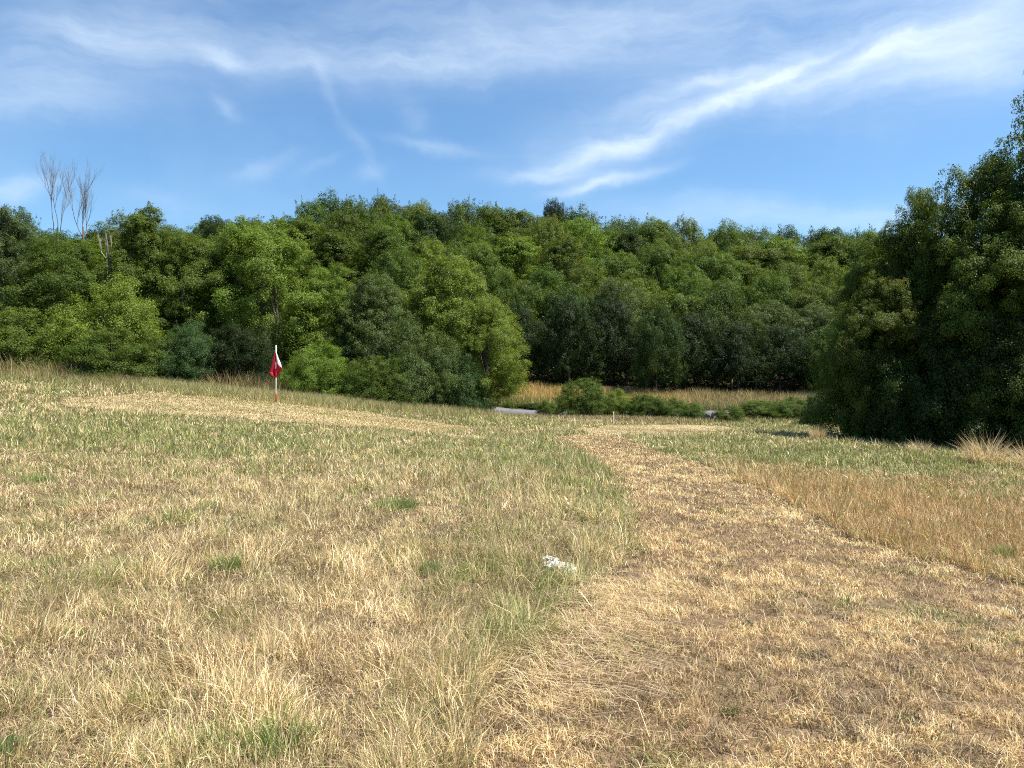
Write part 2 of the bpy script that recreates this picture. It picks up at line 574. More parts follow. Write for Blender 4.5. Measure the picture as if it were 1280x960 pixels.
# ------------------------------------------------------------------ grass blades
STRAW = np.array([(.68, .52, .27), (.55, .405, .19), (.80, .655, .42), (.38, .27, .14), (.60, .46, .235), (.22, .155, .085)])
BROWN = np.array([(.27, .18, .105), (.34, .24, .145), (.20, .14, .085), (.25, .205, .10), (.38, .28, .17)])
GREENS = np.array([(.17, .215, .05), (.23, .265, .07), (.125, .17, .04), (.31, .31, .105), (.27, .28, .095)])
REDS = np.array([(.46, .245, .10), (.52, .32, .135), (.38, .20, .085), (.56, .40, .19), (.46, .31, .11)])
GOLD = np.array([(.60, .40, .12), (.52, .35, .11), (.66, .47, .18), (.40, .28, .09)])


def blades(pos, h, w, lean, az, face, col, mid=.5, segs=2):
    """tapered bent blades; lean is the tip's sideways travel as a share of h"""
    n = len(pos)
    side = np.stack([np.cos(face), np.sin(face), np.zeros(n)], -1)
    ld = np.stack([np.cos(az), np.sin(az), np.zeros(n)], -1)
    up = np.array([0, 0, 1.0])
    vz = np.sqrt(np.clip(1 - np.clip(lean, 0, .98) ** 2, .02, 1))
    base = pos - up * .01
    m = pos + up * (h * mid * (.4 + .6 * vz))[:, None] + ld * (h * lean * mid * .62)[:, None]
    t = pos + up * (h * vz)[:, None] + ld * (h * lean)[:, None]
    sw = side * (w / 2)[:, None]
    V = np.stack([base - sw, base + sw, m - sw * .85, m + sw * .85, t], 1).reshape(-1, 3)
    b = np.arange(n)[:, None] * 5
    q = b + np.array([[0, 1, 3, 2]]); tr = b + np.array([[2, 3, 4]])
    c = np.concatenate([col, np.ones((n, 1))], 1)
    return V, q, tr, c


class Stuff:
    def __init__(self): self.V, self.q, self.t, self.cq, self.ct, self.n = [], [], [], [], [], 0

    def add(self, V, q, t, c):
        self.V.append(V); self.q.append(q + self.n); self.t.append(t + self.n); self.cq.append(c); self.ct.append(c); self.n += len(V)

    def build(self, name):
        return np_mesh(name, np.concatenate(self.V), np.concatenate(self.q), np.concatenate(self.t), np.concatenate(self.cq + self.ct))


def scatter(n, d0, d1, p, spread=.80):
    """points of the visible wedge of the field, thinning with distance like d**-p"""
    e = 2 - p
    u = rnd.random(n)
    d = (d0 ** e + u * (d1 ** e - d0 ** e)) ** (1 / e)
    x = (rnd.random(n) * 2 - 1) * spread * (d + .4)
    return x, d


def pick(pal, n, jit=.16):
    c = pal[rnd.integers(0, len(pal), n)]
    return np.clip(c * (1 + (rnd.random((n, 1)) - .5) * 2 * jit), 0, 1)


def build_field():
    N = 1250000
    x, y = scatter(N, 2.0, 40.0, 1.55)
    bd = rnd.random(N)
    stone = np.array(ground_at(698, 713))
    pole = np.array(ground_at(345, 518))
    clear = (((x - pole[0]) / .30) ** 2 + ((y - pole[1] + .9) / 1.2) ** 2 < 1) | (((x - stone[0]) / .17) ** 2 + ((y - stone[1] + .05) / .22) ** 2 < rnd.uniform(.25, 1.0, len(x)))
    out = ~in_path(x, y) & ~in_bare(x, y) & ~clear & (~in_green(x, y) | (bd < .30))
    x, y = x[out], y[out]
    # tussocky growth: blades gather in clumps of 10-20 cm with thin places between
    cl = fbm(x, y, 4.6, 141, 2)
    big = fbm(x, y, .8, 61)
    bare = np.clip((fbm(x, y, 1.3, 21) - .56) * 4.5, 0, 1)
    k = rnd.random(len(x)) < np.clip(.42 + 1.5 * (cl - .3), .28, 1) * (1 - .25 * bare)
    x, y, cl, big, bare = x[k], y[k], cl[k], big[k], bare[k]
    edge_l = in_path(x + .42, y); edge_r = in_path(x - .40, y)
    mown = in_green(x, y)
    n = len(x)
    g = greenness(x, y); r = redness(x, y)
    right = (r > .25) | ((x > 0) & (y > 8) & (x > 1.2 + .18 * y) & (g < .5))
    tall = (.18 + 1.45 * cl ** 1.4) * (.62 + .75 * big)
    tall = tall + .40 * blob(x, y, 1080, 650, 3, 3) + .22 * blob(x, y, 640, 690, 1.3, 1.8)
    tall = (tall + .45 * edge_l + .30 * edge_r) * np.where(mown, .38, 1)
    tall = tall * (1 - .5 * bare) * (1 - .3 * blob(x, y, 300, 526, 8, 1.6))
    d = np.maximum(y, 2)
    h = (.055 + .125 * rnd.random(n) ** 1.6) * tall * (1.12 + .008 * d)
    w = np.maximum(.0035, d * .00072) * (.5 + .9 * rnd.random(n))
    g = g * (1 - .40 * np.clip(r * 1.4, 0, 1))
    g = np.clip(g + .30 * (edge_l & (y > 4.2)), 0, 1)
    gp = np.clip(g * (.35 + 1.3 * vnoise(x, y, 3.1, 402)), 0, 1)
    isg = rnd.random(n) < gp * (.80 - .3 * bare)
    isr = (~isg) & (rnd.random(n) < np.clip(r * (.25 + 1.1 * fbm(x, y, .9, 717)), 0, .62))
    patchy = (fbm(x, y, .9, 91)[:, None] - .5) * .6 + (cl[:, None] - .5) * .7
    col = pick(STRAW, n, .34) * (1.02 + patchy)
    col[isr] = pick(REDS, isr.sum())
    col[isg] = pick(GREENS, isg.sum()) * 1.12
    # every clump falls its own way
    az = vnoise(x, y, 2.4, 8) * 12.6 + rnd.normal(0, .9, n)
    free = rnd.random(n) < .25
    az[free] = rnd.random(free.sum()) * 6.283
    lean = np.clip(.18 + .62 * rnd.random(n) + .3 * bare, 0, .97)
    face = (rnd.random(n) - .5) * 2.6
    flat = rnd.random(n) < .42 + .3 * bare
    lean[flat] = .86 + .12 * rnd.random(flat.sum())
    z = zg(x, y)
    pos = np.stack([x, y, z + .004 + flat * .03 * rnd.random(n)], -1)
    L_ = ~right
    for name, sel, lab, cat in (('dry_grass', L_, 'long sun bleached straw grass flecked with green, left of the path', 'dry grass'),
                                ('reddish_grass', right, 'tall russet seeding grass right of the path', 'russet grass')):
        s = Stuff()
        s.add(*blades(pos[sel], h[sel], w[sel], lean[sel], az[sel], face[sel], col[sel]))
        # matted thatch lying between the tufts
        if name == 'dry_grass':
            m = 330000
            tx, ty = scatter(m, 2.0, 13.0, 1.5)
            ok = ~in_path(tx, ty); tx, ty = tx[ok], ty[ok]; m = len(tx)
            tc = pick(np.concatenate([STRAW, BROWN, BROWN]), m, .3)
            s.add(*blades(np.stack([tx, ty, zg(tx, ty) + .004 + .022 * rnd.random(m)], -1), .03 + .07 * rnd.random(m), np.maximum(.0032, ty * .0007) * (.5 + rnd.random(m)), .93 + .06 * rnd.random(m),
                          vnoise(tx, ty, 3.3, 818) * 12.6 + rnd.normal(0, 1.1, m), rnd.random(m) * 3.1, tc))
        # thin seed stalks standing above the rest
        k = rnd.choice(np.nonzero(sel)[0], int(sel.sum() * (.03 if name == 'dry_grass' else .10)), replace=False)
        kk = len(k)
        hs = h[k] * 1.05 + .03 + .11 * rnd.random(kk)
        stalk = pick(STRAW if name == 'dry_grass' else REDS, kk)
        s.add(*blades(pos[k], hs, np.maximum(.0018, d[k] * .0005), .15 + .6 * rnd.random(kk), az[k], face[k], stalk, .6))
        tag(link(name, s.build(name), M_BLADE), lab, cat, kind='stuff')


def build_mown():
    N = 1700000
    x, y = scatter(N, 1.8, 34.0, 1.6)
    keep = in_path(x + rnd.normal(0, .05, N), y + rnd.normal(0, .06, N))
    x, y = x[keep], y[keep]; n = len(x)
    cl = fbm(x, y, 7.5, 71, 2)
    soil = np.clip((fbm(x, y, 1.1, 201) - .50) * 4.5, 0, 1)
    for p0, p1 in (((800, 785), (1040, 772)), ((1020, 775), (1275, 735))):     # scuffed bare streak across the path
        a = np.array(ground_at(*p0)); b = np.array(ground_at(*p1)); ab = b - a
        t = np.clip(((x - a[0]) * ab[0] + (y - a[1]) * ab[1]) / (ab @ ab), 0, 1)
        dd = np.hypot(x - a[0] - t * ab[0], y - a[1] - t * ab[1]) + .12 * (vnoise(x, y, 6, 91) - .5)
        soil = np.maximum(soil, 1.9 * np.clip(1 - dd / .13, 0, 1))
    keep = rnd.random(n) < np.clip(.55 + 2.0 * (cl - .34), .30, 1) * np.clip(1 - .42 * soil, .1, 1)
    x, y, cl, soil = (a[keep] for a in (x, y, cl, soil)); n = len(x)
    d = np.maximum(y, 2)
    h = (.018 + .055 * rnd.random(n) ** 2.2) * (.5 + 1.0 * cl)
    w = np.maximum(.0036, d * .00078) * (.5 + .9 * rnd.random(n))
    lean = np.where(rnd.random(n) < .80, .84 + .15 * rnd.random(n), .3 + .5 * rnd.random(n))
    az = vnoise(x, y, 5, 18) * 12.6 + rnd.normal(0, 1.2, n)
    gsp = np.clip(vnoise(x, y, 1.6, 301) - .76, 0, 1) * 2.0 + .035
    isg = rnd.random(n) < gsp
    col = pick(STRAW, n, .25) * np.array([1.03, .97, .91]) * (1.04 + .9 * (fbm(x, y, 1.8, 17)[:, None] - .45) + .9 * (cl[:, None] - .5)) * (1 - .25 * np.minimum(soil, 1)[:, None])
    mott = vnoise(x, y, 5.5, 611) * .5 + vnoise(x, y, 13, 612) * .3 + fbm(x, y, 1.1, 613) * .45
    isb = (~isg) & (rnd.random(n) < np.clip((.60 - mott) * 4.4 + .13, .06, .92))
    col[isb] = pick(BROWN, isb.sum(), .25)
    col[isg] = pick(GREENS, isg.sum())
    pos = np.stack([x, y, zg(x, y) + .008 + .030 * cl * rnd.random(n)], -1)
    s = Stuff()
    s.add(*blades(pos, h, w, lean, az, (rnd.random(n) - .5) * 3.1, np.clip(col, 0, .9)))
    # longer cut stems lying about
    m = 5000
    k = rnd.choice(n, m, replace=False)
    s.add(*blades(pos[k] + np.array([0, 0, .012]), .08 + .12 * rnd.random(m), np.maximum(.0022, d[k] * .0005), np.full(m, .985), rnd.random(m) * 6.283, rnd.random(m) * 3.1, pick(STRAW[[0, 2, 4]], m)))
    tag(link('mown_grass', s.build('mown_grass'), M_BLADE), 'short parched straw stubble lying on the mown path', 'mown grass', kind='stuff')
    # loose cut stalks raked along the left border of the path
    m = 1300
    t = rnd.random(m)
    bp = [ground_at(*p) for p in ((640, 900), (690, 850), (740, 800), (760, 765), (800, 745))]
    bx = np.interp(t, [0, .25, .5, .75, 1], [p[0] for p in bp])
    by = np.interp(t, [0, .25, .5, .75, 1], [p[1] for p in bp])
    gx = np.round(rnd.random(m) * 14) / 14
    x = bx + rnd.normal(0, .22, m); y = by + rnd.normal(0, .25, m)
    s = Stuff()
    s.add(*blades(np.stack([x, y, zg(x, y) + .03 + .03 * rnd.random(m)], -1), .10 + .26 * rnd.random(m), np.full(m, .0034), np.full(m, .985),
                  np.where(rnd.random(m) < .7, rnd.normal(-.25, .35, m), rnd.random(m) * 6.283), rnd.normal(1.2, .3, m), pick(STRAW[[0, 2, 4]], m)))
    tag(link('straw_litter', s.build('straw_litter'), M_BLADE), 'loose cut straw stalks strewn along the left border of the path', 'straw', kind='stuff')


def build_turf():
    for name, poly, test, N, lab in (('turf_stubble', GREEN, in_green, 60000, 'very short parched stubble on the putting green by the flag'),
                                     ('bare_turf_stubble', BARE, in_bare, 26000, 'very short parched stubble on the bare patch by the bush')):
        b = bb(poly)
        x = b[0] + rnd.random(N) * (b[1] - b[0]); y = b[2] + rnd.random(N) * (b[3] - b[2])
        k = test(x, y); x, y = x[k], y[k]; n = len(x)
        c = pick(STRAW, n, .2) * (.84 + .9 * (fbm(x * .35, y, 1.1, 15)[:, None] - .5)); g = rnd.random(n) < .17 + .8 * np.clip(fbm(x * .4, y, .8, 66) - .45, 0, 1)
        c[g] = pick(GREENS, g.sum())
        s = Stuff()
        s.add(*blades(np.stack([x, y, zg(x, y) + .012], -1), .02 + .04 * rnd.random(n), np.full(n, .016), .4 + .5 * rnd.random(n), rnd.random(n) * 6.283, (rnd.random(n) - .5) * 2, c))
        tag(link(name, s.build(name), M_BLADE), lab, 'stubble', kind='stuff')


def build_far_grass():
    # golden bank beyond the lane, at the foot of the wood
    N = 60000
    x = -12 + rnd.random(N) * 52; y = 53.5 + rnd.random(N) * 9.5
    s = Stuff()
    t = np.clip((y - 54.5) / 3, 0, 1)
    c = pick(GOLD, N); low = rnd.random(N) < (1 - t) * .8
    c[low] = pick(GREENS[[0, 2, 4]], low.sum())
    rt = rnd.random(N) < np.clip((x - 6) / 14, 0, .75)
    c[rt] = pick(np.concatenate([GREENS[[0, 3, 4]], BROWN]), rt.sum())  # green and brown mix also paints the wood's shade over the right end
    hv = .45 + 1.1 * fbm(x, y, .45, 505)
    s.add(*blades(np.stack([x, y, zg(x, y)], -1), (.35 + .5 * rnd.random(N)) * hv, np.full(N, .03), .1 + .5 * rnd.random(N), rnd.random(N) * 6.283, (rnd.random(N) - .5) * 2, c))
    tag(link('golden_grass', s.build('golden_grass'), M_BLADE), 'tall golden grass on the bank at the foot of the wood', 'golden grass', kind='stuff')
    # rough pale strip in front of the lane
    N = 36000
    x = -6 + rnd.random(N) * 30; y = 38.5 + rnd.random(N) * 6.5
    keep = ~in_bare(x, y); x, y = x[keep], y[keep]; N = len(x)
    c = pick(STRAW[[1, 3, 4, 5]], N) * .9
    g = rnd.random(N) < np.clip(.25 + (x - 9) / 10, .15, .75)
    c[g] = pick(GREENS, g.sum())
    s = Stuff()
    s.add(*blades(np.stack([x, y, zg(x, y)], -1), (.09 + .20 * rnd.random(N)), np.full(N, .024), .1 + .5 * rnd.random(N), rnd.random(N) * 6.283, (rnd.random(N) - .5) * 2, c))
    tag(link('rough_grass', s.build('rough_grass'), M_BLADE), 'rough tawny grass strip between bare turf and roadside shrubs', 'rough grass', kind='stuff')
    # fringe under the left hedgerow
    N = 52000
    t = rnd.random(N)
    fx = [ground_at(*p)[0] for p in ((-60, 468), (150, 482), (345, 500), (480, 512), (610, 521))]
    fy = [ground_at(*p)[1] for p in ((-60, 468), (150, 482), (345, 500), (480, 512), (610, 521))]
    x = np.interp(t, np.linspace(0, 1, 5), fx) + rnd.normal(0, .5, N); y = np.interp(t, np.linspace(0, 1, 5), fy) + rnd.normal(0, .7, N)
    c = pick(STRAW, N) * .85; g = rnd.random(N) < .55
    c[g] = pick(GREENS[[1, 3, 4]], g.sum()) * 1.1
    s = Stuff()
    s.add(*blades(np.stack([x, y, zg(x, y)], -1), (.16 + .34 * rnd.random(N)), np.full(N, .011), .2 + .75 * rnd.random(N), rnd.random(N) * 6.283, (rnd.random(N) - .5) * 2, c))
    tag(link('hedge_grass', s.build('hedge_grass'), M_BLADE), 'tangled green and straw grass fringing the left hedgerow foot', 'verge grass', kind='stuff')


# ------------------------------------------------------------------ trees
def unit(v):
    return v / np.maximum(np.linalg.norm(v, axis=-1, keepdims=True), 1e-9)


PROFILES = {
    'blunt': lambda t: (1 - np.clip(t, 0, 1) ** 4.5) ** .5 * (.86 + .14 * np.minimum(1, t / .3)),
    'full': lambda t: (1 - np.clip(t, 0, 1) ** 3.0) ** .55 * (.82 + .18 * np.minimum(1, t / .3)),
    'bushy': lambda t: (1 - np.clip(t, 0, 1) ** 2.4) ** .62 * (.72 + .28 * np.minimum(1, t / .3)),
    'round': lambda t: np.where(t < .12, 0, np.sin(np.pi * np.clip((t - .12) / .88, 0, 1) ** .72) ** .62),
    'upright': lambda t: (1 - np.clip(t, 0, 1) ** 1.5) ** .8 * (.6 + .4 * np.minimum(1, t / .35)),
    'shrub': lambda t: (1 - np.clip(t, 0, 1) ** 2.0) ** .5 * (.85 + .15 * np.minimum(1, t / .3)),
}


def make_crown(name, seed, H, R, prof, n_clump, n_leaf, leaf, ragged=.5, sprigs=40, loose=.75, rcs=(.20, .40), fuzz=.33, flat=1.0):
    """leaf clumps on and inside an uneven envelope; thousands of separate leaf faces, some on shoots that stick out"""
    rg = np.random.default_rng(seed)
    pf = PROFILES[prof]
    t = np.concatenate([rg.uniform(.03 if prof != 'round' else .2, .96, n_clump - 4), rg.uniform(.85, .99, 4)])
    a = np.arange(n_clump) * 2.39996 + rg.uniform(-.5, .5, n_clump)
    lob = 1 + ragged * .35 * np.sin(a * 2 + rg.uniform(0, 6)) * rg.uniform(.3, 1, n_clump)
    rr = pf(t) * R * np.sqrt(rg.uniform(.22, 1, n_clump)) * lob * (1 + ragged * rg.uniform(-.18, .18, n_clump))
    cc = np.stack([np.cos(a) * rr, np.sin(a) * rr, t * H * .93], -1)
    rc = R * rg.uniform(rcs[0], rcs[1], n_clump) * (.65 + .35 * pf(t))
    cc[:, 2] = np.maximum(cc[:, 2], rc * .35)
    # second level of clumps on each clump's surface
    ns = 15
    sd = unit(rg.normal(size=(n_clump, ns, 3)) + np.array([0, 0, .35]))
    sc_ = cc[:, None] + sd * (rc[:, None, None] * np.array([1 / flat ** .5, 1 / flat ** .5, flat])) * rg.uniform(.45, 1.2, (n_clump, ns, 1))
    sr = (rc[:, None] * rg.uniform(.16, .42, (n_clump, ns))).ravel()
    so = unit(sd + .35 * unit(cc * np.array([1, 1, .4]))[:, None]).reshape(-1, 3)
    sc_ = sc_.reshape(-1, 3)
    st = rg.uniform(0, 1, len(sr))
    pr = sr ** 2 / (sr ** 2).sum()
    k = rg.choice(len(sr), n_leaf, p=pr)
    dv = unit(rg.normal(size=(n_leaf, 3)) + so[k] * .55 + np.array([0, 0, .15]))
    P = sc_[k] + dv * (sr[k] * np.abs(rg.normal(.85, fuzz, n_leaf)))[:, None] * np.array([1.1, 1.1, .9])
    nrm = unit(.65 * so[k] + .55 * dv + np.array([0, 0, .35]) + loose * rg.normal(size=(n_leaf, 3)))
    tone = .62 + .5 * st[k] * .6 + .45 * rg.uniform(0, 1, n_leaf) ** 1.5
    # shoots
    if sprigs:
        ks = rg.choice(len(sr), sprigs)
        m = 26
        sdv = unit(so[ks] * .8 + np.array([0, 0, .75]) + .35 * rg.normal(size=(sprigs, 3)))
        ln = R * rg.uniform(.08, .20, sprigs)
        u = rg.uniform(0, 1, (sprigs, m))
        SP = sc_[ks][:, None] + sdv[:, None] * (sr[ks][:, None] * .8 + ln[:, None] * u)[..., None] + rg.normal(size=(sprigs, m, 3)) * (leaf * .9 * (1.25 - u))[..., None]
        P = np.concatenate([P, SP.reshape(-1, 3)])
        nrm = np.concatenate([nrm, unit(rg.normal(size=(sprigs * m, 3)) + np.array([0, 0, .5]))])
        tone = np.concatenate([tone, rg.uniform(.75, 1.25, sprigs * m)])
    n = len(P)
    P[:, 2] = np.maximum(P[:, 2], .02 * H * rg.random(n))
    ax = unit(np.cross(nrm, rg.normal(size=(n, 3))))
    bx = np.cross(nrm, ax)
    ln = leaf * rg.uniform(.55, 1.3, n)
    wd = ln * rg.uniform(.42, .66, n)
    fold = nrm * (wd * .22)[:, None]
    V = np.stack([P - ax * (ln * .5)[:, None], P + bx * (wd * .5)[:, None] + fold, P + ax * (ln * .55)[:, None], P - bx * (wd * .5)[:, None] + fold], 1).reshape(-1, 3)
    q = np.arange(n)[:, None] * 4 + np.arange(4)[None]
    hue = rg.uniform(-.09, .09, n)
    col = np.stack([tone * (1 + hue), tone, tone * (1 - hue * .6), np.ones(n)], -1)
    return np_mesh(name, V, q, None, col), cc, rc


def tube(pts, radii, sides=7):
    """tapered bent tube through points, closed at the end"""
    pts = np.asarray(pts, float); n = len(pts)
    V, Q = [], []
    ref = np.array([.3, .9, .2])
    for i in range(n):
        d = unit(pts[min(i + 1, n - 1)] - pts[max(i - 1, 0)])
        u = unit(np.cross(d, ref)); v = np.cross(d, u)
        for j in range(sides):
            b = 2 * math.pi * j / sides
            V.append(pts[i] + (u * math.cos(b) + v * math.sin(b)) * radii[i])
    for i in range(n - 1):
        for j in range(sides):
            Q.append((i * sides + j, i * sides + (j + 1) % sides, (i + 1) * sides + (j + 1) % sides, (i + 1) * sides + j))
    T = [((n - 1) * sides, (n - 1) * sides + j, (n - 1) * sides + j + 1) for j in range(1, sides - 1)]
    return V, Q, T


def merge(parts):
    V, Q, T, n = [], [], [], 0
    for v, q, t in parts:
        V += list(v); Q += [tuple(i + n for i in f) for f in q]; T += [tuple(i + n for i in f) for f in t]; n += len(v)
    return V, Q, T


def make_trunk(name, seed, H, R, cc, stems=1):
    rg = np.random.default_rng(seed + 900)
    parts = []
    limbs = rg.permutation(len(cc))[:12]
    for s in range(stems):
        off = np.array([rg.uniform(-.12, .12), rg.uniform(-.12, .12), 0]) * R * (0 if stems == 1 else 2.2)
        hh = H * rg.uniform(.62, .78)
        pts = [off + np.array([0, 0, -.25])]
        for k in range(1, 6):
            pts.append(off * (1 + k * .35) + np.array([rg.uniform(-.05, .05) * R * k * .4, rg.uniform(-.05, .05) * R * k * .4, hh * k / 5]))
        r0 = H * .022 / math.sqrt(stems)
        parts.append(tube(pts, [r0 * 1.35, r0, r0 * .85, r0 * .68, r0 * .48, r0 * .22]))
        for i in limbs[s::stems]:
            e = cc[i]
            zz = min(max(e[2] * .55, H * .08), hh * .85)
            f = zz / hh * 5
            a = np.array(pts[int(min(f, 4))]); b = np.array(pts[int(min(f, 4)) + 1])
            st = a + (b - a) * (f - int(min(f, 4)))
            mid = st * .5 + e * .5 + np.array([0, 0, .06 * H])
            rl = r0 * .42
            parts.append(tube([st, mid, e], [rl, rl * .6, rl * .2], 5))
    V, Q, T = merge(parts)
    return np_mesh(name, V, Q, T, smooth=True)


class Proto:
    def __init__(self, kind, seed, H, R, prof, n_clump, n_leaf, leaf, ragged=.5, sprigs=40, stems=1, loose=.75, rcs=(.20, .40), fuzz=.33, flat=1.0):
        self.H, self.R = H, R
        self.crown, cc, rc = make_crown(kind + '_crown', seed, H, R, prof, n_clump, n_leaf, leaf, ragged, sprigs, loose, rcs, fuzz, flat)
        self.trunk = make_trunk(kind + '_trunk', seed, H, R, cc, stems)
        co = np.empty(len(self.crown.vertices) * 3, np.float32)
        self.crown.vertices.foreach_get('co', co); co = co.reshape(-1, 3)
        self.top = float(np.percentile(co[:, 2], 99.8)); self.wide = float(np.percentile(np.hypot(co[:, 0], co[:, 1]), 98))


# broad trees seen at 20-35 m: fine leaves
NEAR = {
    'bushy': [Proto('hedge_tree', s, 7.0, 2.6, 'bushy', 95, 180000, .064, .75, 130, 3, .55, (.13, .38), .24) for s in (1, 2, 3)],
    'full': [Proto('broad_tree', s, 8.8, 3.0, 'full', 125, 230000, .074, .6, 26, 3, .5, (.14, .38), .19, .9) for s in (21, 22)],
    'upright': [Proto('slender_tree', s, 8.0, 2.3, 'upright', 90, 130000, .064, .7, 140, 2, .6, (.12, .36)) for s in (5,)],
    'round': [Proto('lane_tree', 9, 6.5, 2.6, 'round', 80, 130000, .062, .6, 130, 1, .6, (.13, .36))],
    'shrub': [Proto('shrub', s, 3.0, 2.0, 'shrub', 80, 95000, .054, .7, 110, 5, .6, (.12, .38)) for s in (7, 8)],
}
# hillside trees at 65-130 m: leaf sprays
FAR = {
    'round': [Proto('oak', s, 9.2, 5.4, 'round', 70, 54000, .18, .7, 60, 1, .5, (.14, .42), .22) for s in (11, 12, 13, 14)],
    'upright': [Proto('ash', s, 10.5, 4.6, 'upright', 66, 46000, .17, .8, 70, 1, .5, (.14, .44), .22) for s in (15, 16)],
    'bushy': [Proto('wood_edge_tree', s, 8.6, 5.0, 'bushy', 66, 50000, .17, .7, 60, 1, .5, (.14, .44), .22) for s in (17, 18)],
}
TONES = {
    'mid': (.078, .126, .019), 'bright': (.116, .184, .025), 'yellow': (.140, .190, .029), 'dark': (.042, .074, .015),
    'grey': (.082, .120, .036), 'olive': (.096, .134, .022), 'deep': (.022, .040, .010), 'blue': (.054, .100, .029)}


def tree(name, proto, x, y, ztop, width, tone, label, cat='tree', group=None, rz=None, base=None, parts=('trunk', 'crown'), jit=.08):
    b = z1(x, y) if base is None else base
    sz = max(.1, (ztop - b)) / proto.top
    sx = width / 2 / proto.wide
    root = empty(name, (x, y, b - .02), rnd.uniform(0, 6.28) if rz is None else rz, (sx, sx, sz))
    tag(root, label, cat, group)
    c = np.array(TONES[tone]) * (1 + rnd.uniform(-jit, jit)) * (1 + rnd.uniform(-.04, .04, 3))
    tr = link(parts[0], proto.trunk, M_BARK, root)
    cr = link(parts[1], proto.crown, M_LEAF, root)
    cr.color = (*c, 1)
    return root


def tree_px(name, proto, px, ptop, wpx, d, tone, label, **k):
    x = (px - 640) / FPX * d
    return tree(name, proto, x, d, CAM_H - (ptop - HOR) / FPX * d, wpx / FPX * d, tone, label, **k)


def build_hedgerow():
    B, U, S = NEAR['bushy'], NEAR['upright'], NEAR['shrub']
    g = 'trees and shrubs of the left hedgerow'
    rows = [
        ('hedge_tree', B[0], 8, 258, 130, 34, 'grey', 'grey green feathery tree at the far left end of the hedgerow'),
        ('hedge_tree', B[1], 78, 296, 150, 33, 'mid', 'mid green rounded tree in front of the tall bare branches'),
        ('slender_tree', U[0], 180, 258, 120, 34, 'olive', 'olive green tree with the sharp pointed top on the left'),
        ('hedge_tree', B[2], 238, 292, 150, 34.5, 'olive', 'dull olive tree between pointed tree and tall feathery tree'),
        ('hedge_tree', B[0], 325, 276, 195, 35, 'bright', 'tall light green feathery tree rising behind the flag'),
        ('hedge_tree', B[2], 405, 330, 120, 35.5, 'bright', 'fresh green tree just right of and behind the flag'),
        ('hedge_tree', B[1], 470, 345, 130, 35, 'grey', 'grey green tree in the middle of the central clump'),
        ('hedge_tree', B[1], 560, 322, 170, 37, 'yellow', 'yellow green broad tree topping the central clump'),
        ('lane_tree', NEAR['round'][0], 606, 372, 116, 35, 'yellow', 'bright tree overhanging the lane at the clump right end'),
        ('shrub', S[0], 30, 385, 170, 30, 'olive', 'tall olive shrub at the left edge above brown dead stems'),
        ('shrub', S[1], 135, 345, 180, 31, 'yellow', 'yellow green bushy shrub below the bare branches'),
        ('shrub', S[0], 150, 410, 150, 29, 'mid', 'glossy bramble mound at the foot of the left hedgerow'),
        ('shrub', S[1], 232, 400, 110, 30.3, 'blue', 'blue green shrub standing between bramble mound and dark gap'),
        ('shrub', S[0], 295, 405, 120, 31.5, 'deep', 'shrub darkened to the shade of the gap left of the flag'),  # near-black leaf tone paints the shadow in this gap
        ('shrub', S[1], 400, 425, 110, 31.5, 'bright', 'lush bright shrub right of the flag at hedge foot'),
        ('shrub', S[0], 470, 445, 110, 31.5, 'mid', 'low mid green shrub at the foot of the central clump'),
        ('shrub', S[1], 520, 398, 130, 33, 'grey', 'greyish rounded shrub low in the central clump'),
        ('shrub', S[0], 568, 440, 96, 33.5, 'blue', 'dark glossy shrub at the clump end beside the lane'),
    ]
    for r in rows:
        n, p, px, top, w, d, tone, lab = r
        shr = n == 'shrub'
        tree_px(n, p, px, top, w, d, tone, lab, cat='shrub' if shr else 'tree', group=g, parts=('stem', 'foliage') if shr else ('trunk', 'crown'))


def build_right_trees():
    B, S = NEAR['full'], NEAR['shrub']
    g = 'big trees on the right'
    rows = [
        ('hedge_tree', B[1], 1116, 280, 150, 26, 'mid', 'lowest tree of the right hand group, nearest the wood'),
        ('hedge_tree', B[0], 1228, 200, 190, 24.6, 'mid', 'middle tree of the right hand group with stepped silhouette'),
        ('hedge_tree', B[1], 1338, 74, 280, 23.8, 'mid', 'tallest tree of the right hand group cut by the frame'),
        ('hedge_tree', B[0], 1272, 246, 200, 22.2, 'olive', 'front tree below the tallest right hand tree'),
        ('hedge_tree', B[1], 1165, 236, 120, 25.2, 'olive', 'tree filling the step between lowest and middle right hand trees'),
        ('hedge_tree', B[0], 1105, 345, 130, 24.4, 'olive', 'low lit tree in front of the lowest right hand tree'),
        ('shrub', S[0], 1075, 385, 120, 25, 'mid', 'skirted shrub at the left foot of the right hand trees'),
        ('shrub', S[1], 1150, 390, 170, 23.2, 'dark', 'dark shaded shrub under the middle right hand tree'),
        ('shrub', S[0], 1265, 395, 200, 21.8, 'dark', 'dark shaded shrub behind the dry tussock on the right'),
    ]
    for n, p, px, top, w, d, tone, lab in rows:
        shr = n == 'shrub'
        tree_px(n, p, px, top, w, d, tone, lab, cat='shrub' if shr else 'tree', group=g, parts=('stem', 'foliage') if shr else ('trunk', 'crown'))


ORD = 'first second third fourth fifth sixth seventh eighth ninth tenth eleventh twelfth thirteenth fourteenth fifteenth sixteenth seventeenth eighteenth nineteenth twentieth twenty-first twenty-second twenty-third twenty-fourth twenty-fifth'.split()


